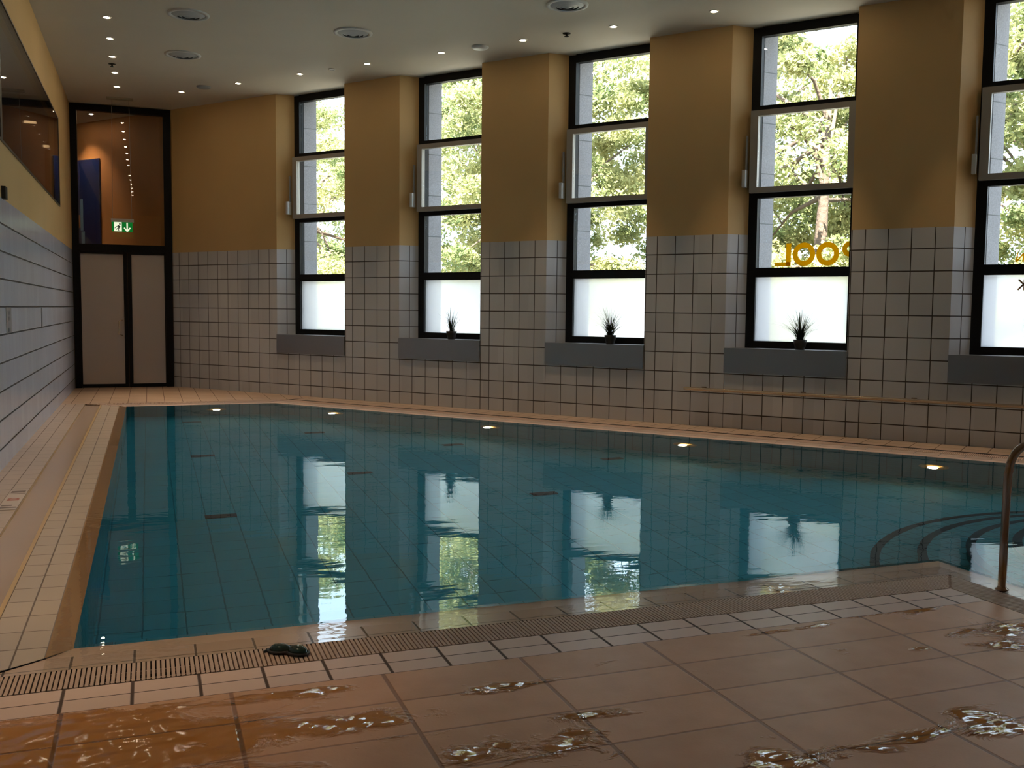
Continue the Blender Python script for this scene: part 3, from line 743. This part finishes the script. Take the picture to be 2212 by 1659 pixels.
sst(m, -.463, 2.812, -.445, 2.775, .024, yy); sst(m, -.455, 2.815, -.50, 2.785, .011, yy); sst(m, -.50, 2.785, -.52, 2.765, .010, yy)
sst(m, -.445, 2.808, -.428, 2.785, .010, yy); sst(m, -.45, 2.775, -.462, 2.742, .013, yy); sst(m, -.462, 2.742, -.452, 2.72, .012, yy)
sst(m, -.45, 2.778, -.475, 2.765, .012, yy); sst(m, -.475, 2.765, -.495, 2.742, .011, yy)
m.lathe([(.001, -.001), (.014, -.001), (.014, .001), (.001, .001)], (-.438, yy, 2.838), 14, axis=(0, 1, 0))
w_ = m.build('running_figure', plain('sign_dark', (.03, .07, .02), .6), None, so_); w_.parent = sp; w_.location = (0, 0, 0)

# ------------------------------------------------------------------ wall handrail, pool handrail
RS0, RS1 = 9.87, 17.6; ro = WP(RS0, -.06, .475)
rl = empty('wall_handrail', ro, 'flat brass toned steel rail fixed low along the tiled window wall', 'handrail')
m = MB(); m.tube([WP(RS0, -.06, .475), WP(RS1, -.06, .475)], .021, 16); m.build('rail_bar', m_rail, rl, ro)
s = RS0 + .25
while s < RS1:
    m = MB(); m.wbox(s - .012, s + .012, -.045, -.001, .462, .488); m.wbox(s - .03, s + .03, -.008, -.001, .445, .505); m.build('bracket', m_pipe, rl, ro); s += 1.25
ph = empty('pool_handrail', (4.2, 3.84, 0), 'bent brown steel handrail rising from the grate at the pool steps', 'handrail'); po = (4.2, 3.84, 0)
pts = [(4.2, 3.84, -.06), (4.2, 3.84, .3), (4.205, 3.84, .62)]
for a in np.linspace(0, PI / 2, 8): pts.append((4.215 + .13 * (1 - math.cos(a)), 3.843, .635 + .13 * math.sin(a)))
pts += [(4.6, 3.85, .765), (5.0, 3.87, .74), (5.25, 3.88, .66), (5.35, 3.885, .5), (5.36, 3.885, .2), (5.36, 3.885, -.22)]
m = MB(); m.tube(pts, .021, 14); m.build('pipe', m_pipe, ph, po)
m = MB(); m.lathe([(.034, 0.001), (.034, .006), (.024, .012), (.022, .02)], (4.2, 3.84, 0), 20); m.build('foot_flange', m_pipe, ph, po)

# ------------------------------------------------------------------ marker tiles, wall box
m = MB(); mp = (XL, 10.2, 1.18)
mk = empty('depth_sign', mp, 'white tile with dark marks set in the left wall', 'marker tile')
m.box(XL + .001, XL + .004, 10.06, 10.42, 1.185, 1.425); m.build('tile_face', plain('marker_face', (.40, .40, .40), .25), mk, mp)
m = MB()
for z in (1.375, 1.32, 1.215): m.box(XL + .004, XL + .005, 10.17, 10.33, z - .018, z + .018)
m.build('dark_marks', plain('marker_ink', (.05, .05, .05), .5), mk, mp)
m = MB(); m.box(XL + .001, XL + .004, 13.2, 13.32, 1.185, 1.425)
tag(m.build('wall_strip', plain('strip_grey', (.16, .16, .17), .4), None, (XL, 13.26, 1.185)), 'narrow dark grey strip between two tile rows on the left wall', 'wall strip')
m = MB(); m.box(XL + .001, XL + .035, 9.98, 10.12, 2.41, 2.52)
tag(m.build('wall_box', m_dark, None, (XL, 10.03, 2.42)), 'small black box on the left wall under the glazing', 'wall box')
fp = (-.975, 8.0, 0.)
fm = empty('floor_marker', fp, 'pale pictogram tile in the deck beside the left trough', 'marker tile')
m = MB(); m.box(-1.032, -.908, 7.62, 8.42, .0005, .004); m.build('tile_face', plain('fm_face', (.50, .42, .36), .3), fm, fp)
fm_ink = plain('fm_ink', (.16, .12, .1), .5)
for x0, x1, y0, y1 in ((-1.028, -.912, 8.25, 8.27), (-1.02, -.92, 8.3, 8.38), (-1.025, -.915, 7.68, 7.72), (-1.02, -.95, 7.76, 7.8)):
    m = MB(); m.box(x0, x1, y0, y1, .004, .0046); m.build('dark_print', fm_ink, fm, fp)
m = MB(); m.lathe([(.03, .004), (.03, .0047), (.042, .0047), (.042, .004)], (-.97, 8.02, 0), 20)
for a in (-.04, .0, .04): m.box(-1.01, -.93, 8.02 + a - .01, 8.02 + a + .01, .004, .0048)
m.build('red_print', plain('fm_red', (.40, .13, .09), .5), fm, fp)

# ------------------------------------------------------------------ swim goggles on the grate
gp_ = (.52, 4.075, .001)
gg = empty('swim_goggles', gp_, 'dark swimming goggles lying on the near gutter grate', 'goggles')
m_lens = plain('smoked_lens', (.012, .03, .025), .08); m_rub = plain('black_rubber', (.01, .01, .01), .5)
for (x, y, ra) in ((.495, 4.095, -.35), (.56, 4.05, -.75)):
    m = MB(); c = Vector((x, y, .006)); ax = Vector((.15 * math.cos(ra), .15 * math.sin(ra), 1)).normalized(); b0 = len(m.v)
    m.lathe([(.026, -.002), (.032, .004), (.031, .016), (.024, .026), (.012, .030), (.001, .031)], c, 20, axis=ax)
    for i in range(b0, len(m.v)):
        v = Vector(m.v[i]) - c; t = Vector((math.cos(ra), math.sin(ra), 0)); v += t * v.dot(t) * .45; m.v[i] = tuple(c + v)
    lo = m.build('lens', m_lens, gg, gp_)
    r = MB(); t = Vector((math.cos(ra), math.sin(ra), 0)); n = Vector((-t.y, t.x, 0))
    ringp = [c + t * .05 * math.cos(a) + n * .035 * math.sin(a) + Vector((0, 0, .004)) for a in np.linspace(0, 2 * PI, 25)]
    r.tube(ringp, .006, 8); r_o = r.build('gasket', m_rub, None, gp_); r_o.parent = lo; r_o.location = (0, 0, 0)
m = MB(); m.tube([(.525, 4.08, .012), (.532, 4.074, .02), (.54, 4.066, .012)], .004, 8); m.build('nose_bridge', m_rub, gg, gp_)
m = MB(); m.tube([(.47, 4.11, .012), (.455, 4.125, .01), (.435, 4.12, .006), (.43, 4.105, .006), (.45, 4.13, .008), (.50, 4.15, .009), (.55, 4.135, .01), (.585, 4.09, .012), (.60, 4.05, .01), (.59, 4.03, .01)], .0045, 8)
m.build('strap', m_rub, gg, gp_)

# ------------------------------------------------------------------ potted grasses on the sills
m_pot = plain('dark_pot', (.02, .017, .014), .5); m_soil = plain('soil', (.03, .02, .012), .9)
t = NT('grass_blade'); t.surf(t.n('ShaderNodeMixShader', {0: .12, 1: t.n('ShaderNodeBsdfDiffuse', {0: (.02, .024, .012, 1)}).outputs[0], 2: t.n('ShaderNodeBsdfTranslucent', {0: (.02, .028, .01, 1)}).outputs[0]}).outputs[0]); m_blade = t.m
def grass_pot(s, off, h, nb, spread, seed, label):
    R = random.Random(seed); o = WP(s, off, ZS1)
    e = empty('potted_grass', o, label, 'potted plant', 'ornamental grasses on the window sills')
    m = MB(); m.lathe([(.001, .001), (.055, .001), (.075, .08), (.082, .12), (.078, .122), (.07, .105), (.001, .104)], o, 20); m.build('pot', m_pot, e, o)
    m = MB()
    for i in range(nb):
        a = R.uniform(0, 2 * PI); up = R.random(); L = h * R.uniform(.6, 1.05); sp = spread * (R.random() ** .85); r0 = R.uniform(0, .045)
        d_ = Vector((math.cos(a), math.sin(a), 0)); side = Vector((-d_.y, d_.x, 0)); p0 = Vector(o) + d_ * r0 + Vector((0, 0, .105)); K = 7; w = R.uniform(.0028, .0048)
        prev = None
        for k in range(K + 1):
            f = k / K; droop = sp * sp * 1.3
            p = p0 + d_ * (sp * L * 1.5 * f ** 1.5) + Vector((0, 0, L * (f - droop * f * f * .75)))
            ww_ = w * (1 - f * .85)
            cur = (p + side * ww_, p - side * ww_)
            if prev: m.face([prev[0], prev[1], cur[1], cur[0]])
            prev = cur
    m.build('grass_blades', m_blade, e, o)
grass_pot(6.10, .11, .38, 80, .5, 3, 'small spiky grass in a dark pot on the second window sill')
grass_pot(8.73, .11, .42, 170, .80, 5, 'wide spreading grass in a dark pot on the third window sill')
grass_pot(11.28, .11, .42, 170, .75, 9, 'feathery grass in a dark pot on the fourth sill under the POOL letters')
grass_pot(13.95, .11, .42, 110, .95, 12, 'arching grass at the photo edge on the fifth window sill')

# ------------------------------------------------------------------ outdoors: ground and trees
m = MB(); a, b, c, d4 = WP(-60, .53), WP(60, .53), WP(60, 70), WP(-60, 70)
m.face([(a[0], a[1], -.4), (b[0], b[1], -.4), (c[0], c[1], -.4), (d4[0], d4[1], -.4)])
t = NT('outdoor_ground'); n = t.noise(1.5, 4, t.pos()); t.bsdf(t.mix(t.rng(n, .4, .6), (.27, .25, .20), (.36, .33, .28)), .9)
tag(m.build('ground', t.m), kind='structure')
t = NT('leaf'); P = t.pos(); n = t.noise(.9, 3, P); n2 = t.noise(11, 1, P)
c1 = t.mix(t.rng(n, .35, .65), (.15, .20, .08), (.43, .41, .19)); c2 = t.mix(t.rng(n2, .55, .75, 0, .6), c1, (.50, .48, .27))
t.surf(t.n('ShaderNodeMixShader', {0: .42, 1: t.n('ShaderNodeBsdfDiffuse', {0: c2}).outputs[0], 2: t.n('ShaderNodeBsdfTranslucent', {0: c2}).outputs[0]}).outputs[0]); m_leaf = t.m
t = NT('bark'); n = t.noise(14, 4, t.pos()); t.bsdf(t.mix(n, (.05, .035, .025), (.16, .11, .08)), .9, normal=t.bump(n, .03)); m_bark = t.m
def tree(s, off, h, rad, nclump, nleaf, seed, label):
    nclump = int(nclump * 1.7); nleaf = int(nleaf * 2.1)
    R = np.random.default_rng(seed); base = Vector(WP(s, off, -.4))
    e = empty('leafy_tree', base, label, 'tree', 'trees outside the windows')
    mb = MB(); top = base + Vector((R.normal() * .3, R.normal() * .3, h * .75))
    mid = base.lerp(top, .45) + Vector((R.normal() * .2, R.normal() * .2, 0))
    mb.tube([base, base.lerp(mid, .5), mid, mid.lerp(top, .5), top], [.22, .18, .15, .09, .03], 10)
    cl = []
    for i in range(nclump):
        a = R.uniform(0, 2 * PI); zz = R.uniform(-.95, 1.); rr = rad * math.sqrt(max(.05, 1 - zz * zz * .8)) * R.uniform(.45, 1.)
        cl.append((base.x + rr * math.cos(a), base.y + rr * math.sin(a), base.z + h * .54 + zz * h * .46))
    for i in range(0, nclump, 5):
        q = Vector(cl[i]); f = R.uniform(.3, .8); st_ = mid.lerp(top, f) if q.z > mid.z else base.lerp(mid, .85)
        mb.tube([st_, st_.lerp(q, .5) + Vector((0, 0, .25)), q], [.06, .035, .012], 6)
    mb.build('trunk', m_bark, e, base)
    cl = np.array(cl); idx = R.integers(0, nclump, nleaf)
    cr = R.uniform(.35, .85, nclump)
    off_ = R.normal(size=(nleaf, 3)); off_ /= np.linalg.norm(off_, axis=1)[:, None]; off_ *= (R.random(nleaf) ** .5)[:, None] * cr[idx][:, None]; off_[:, 2] *= .6
    cen = cl[idx] + off_ - np.array(base)
    nr = R.normal(size=(nleaf, 3)) + np.array([0, 0, .9]); nr /= np.linalg.norm(nr, axis=1)[:, None]
    tx = np.cross(nr, R.normal(size=(nleaf, 3))); tx /= np.linalg.norm(tx, axis=1)[:, None]; ty = np.cross(nr, tx)
    L = R.uniform(.05, .095, nleaf)[:, None]; Wd = L * R.uniform(.35, .55, nleaf)[:, None]
    V = np.stack([cen - tx * L, cen + ty * Wd - nr * .01, cen + tx * L, cen - ty * Wd - nr * .01], 1).reshape(-1, 3)
    me = bpy.data.meshes.new('foliage'); me.vertices.add(len(V)); me.vertices.foreach_set('co', V.ravel())
    me.loops.add(nleaf * 4); me.loops.foreach_set('vertex_index', np.arange(nleaf * 4, dtype=np.int32))
    me.polygons.add(nleaf); me.polygons.foreach_set('loop_start', np.arange(0, nleaf * 4, 4, dtype=np.int32))
    me.update(calc_edges=True); me.materials.append(m_leaf)
    o = bpy.data.objects.new('foliage', me); C.objects.link(o); o.parent = e
tree(-7.5, 11, 8.2, 3.4, 70, 20700, 1, 'leafy tree seen through the upper panes of the first window')
tree(-2.0, 14, 9.5, 3.8, 80, 23000, 2, 'leafy tree seen through the lower panes of the first window')
tree(1.6, 10.5, 9.0, 3.2, 75, 21850, 3, 'leafy tree seen through the second window from the doors')
tree(5.2, 13, 10.0, 3.6, 80, 23000, 4, 'leafy tree seen through the third window')
tree(8.9, 10.2, 9.0, 3.0, 70, 21850, 5, 'leafy tree with dark trunk behind the POOL lettering')
tree(11.6, 12.5, 9.5, 3.4, 75, 21850, 6, 'leafy tree at the right side behind the fourth window')
tree(15.0, 10.5, 9.0, 3.3, 70, 19550, 8, 'leafy tree seen through the fifth window at the photo edge')
tree(-13.5, 15, 10.0, 4.2, 80, 21850, 9, 'farthest leafy tree, left behind the first window')

# ------------------------------------------------------------------ daylight
w = bpy.data.worlds.new('sky'); sc.world = w; w.use_nodes = True; nt = w.node_tree; nt.nodes.clear()
o = nt.nodes.new('ShaderNodeOutputWorld'); bg = nt.nodes.new('ShaderNodeBackground'); bg.inputs[0].default_value = (.68, .83, 1., 1); bg.inputs[1].default_value = 7.6
nt.links.new(bg.outputs[0], o.inputs[0])
sd = bpy.data.lights.new('sun', 'SUN'); sd.energy = 54; sd.angle = .009; sd.color = (1., .95, .86)
so = bpy.data.objects.new('sun', sd); C.objects.link(so)
el = math.radians(48); hz = Vector((SA, CA, 0)) * .92 + Vector((CA, -SA, 0)) * (-.39)
dirv = hz.normalized() * math.cos(el) + Vector((0, 0, -math.sin(el)))
so.rotation_euler = dirv.to_track_quat('-Z', 'Y').to_euler(); so.location = (0, 0, 12)
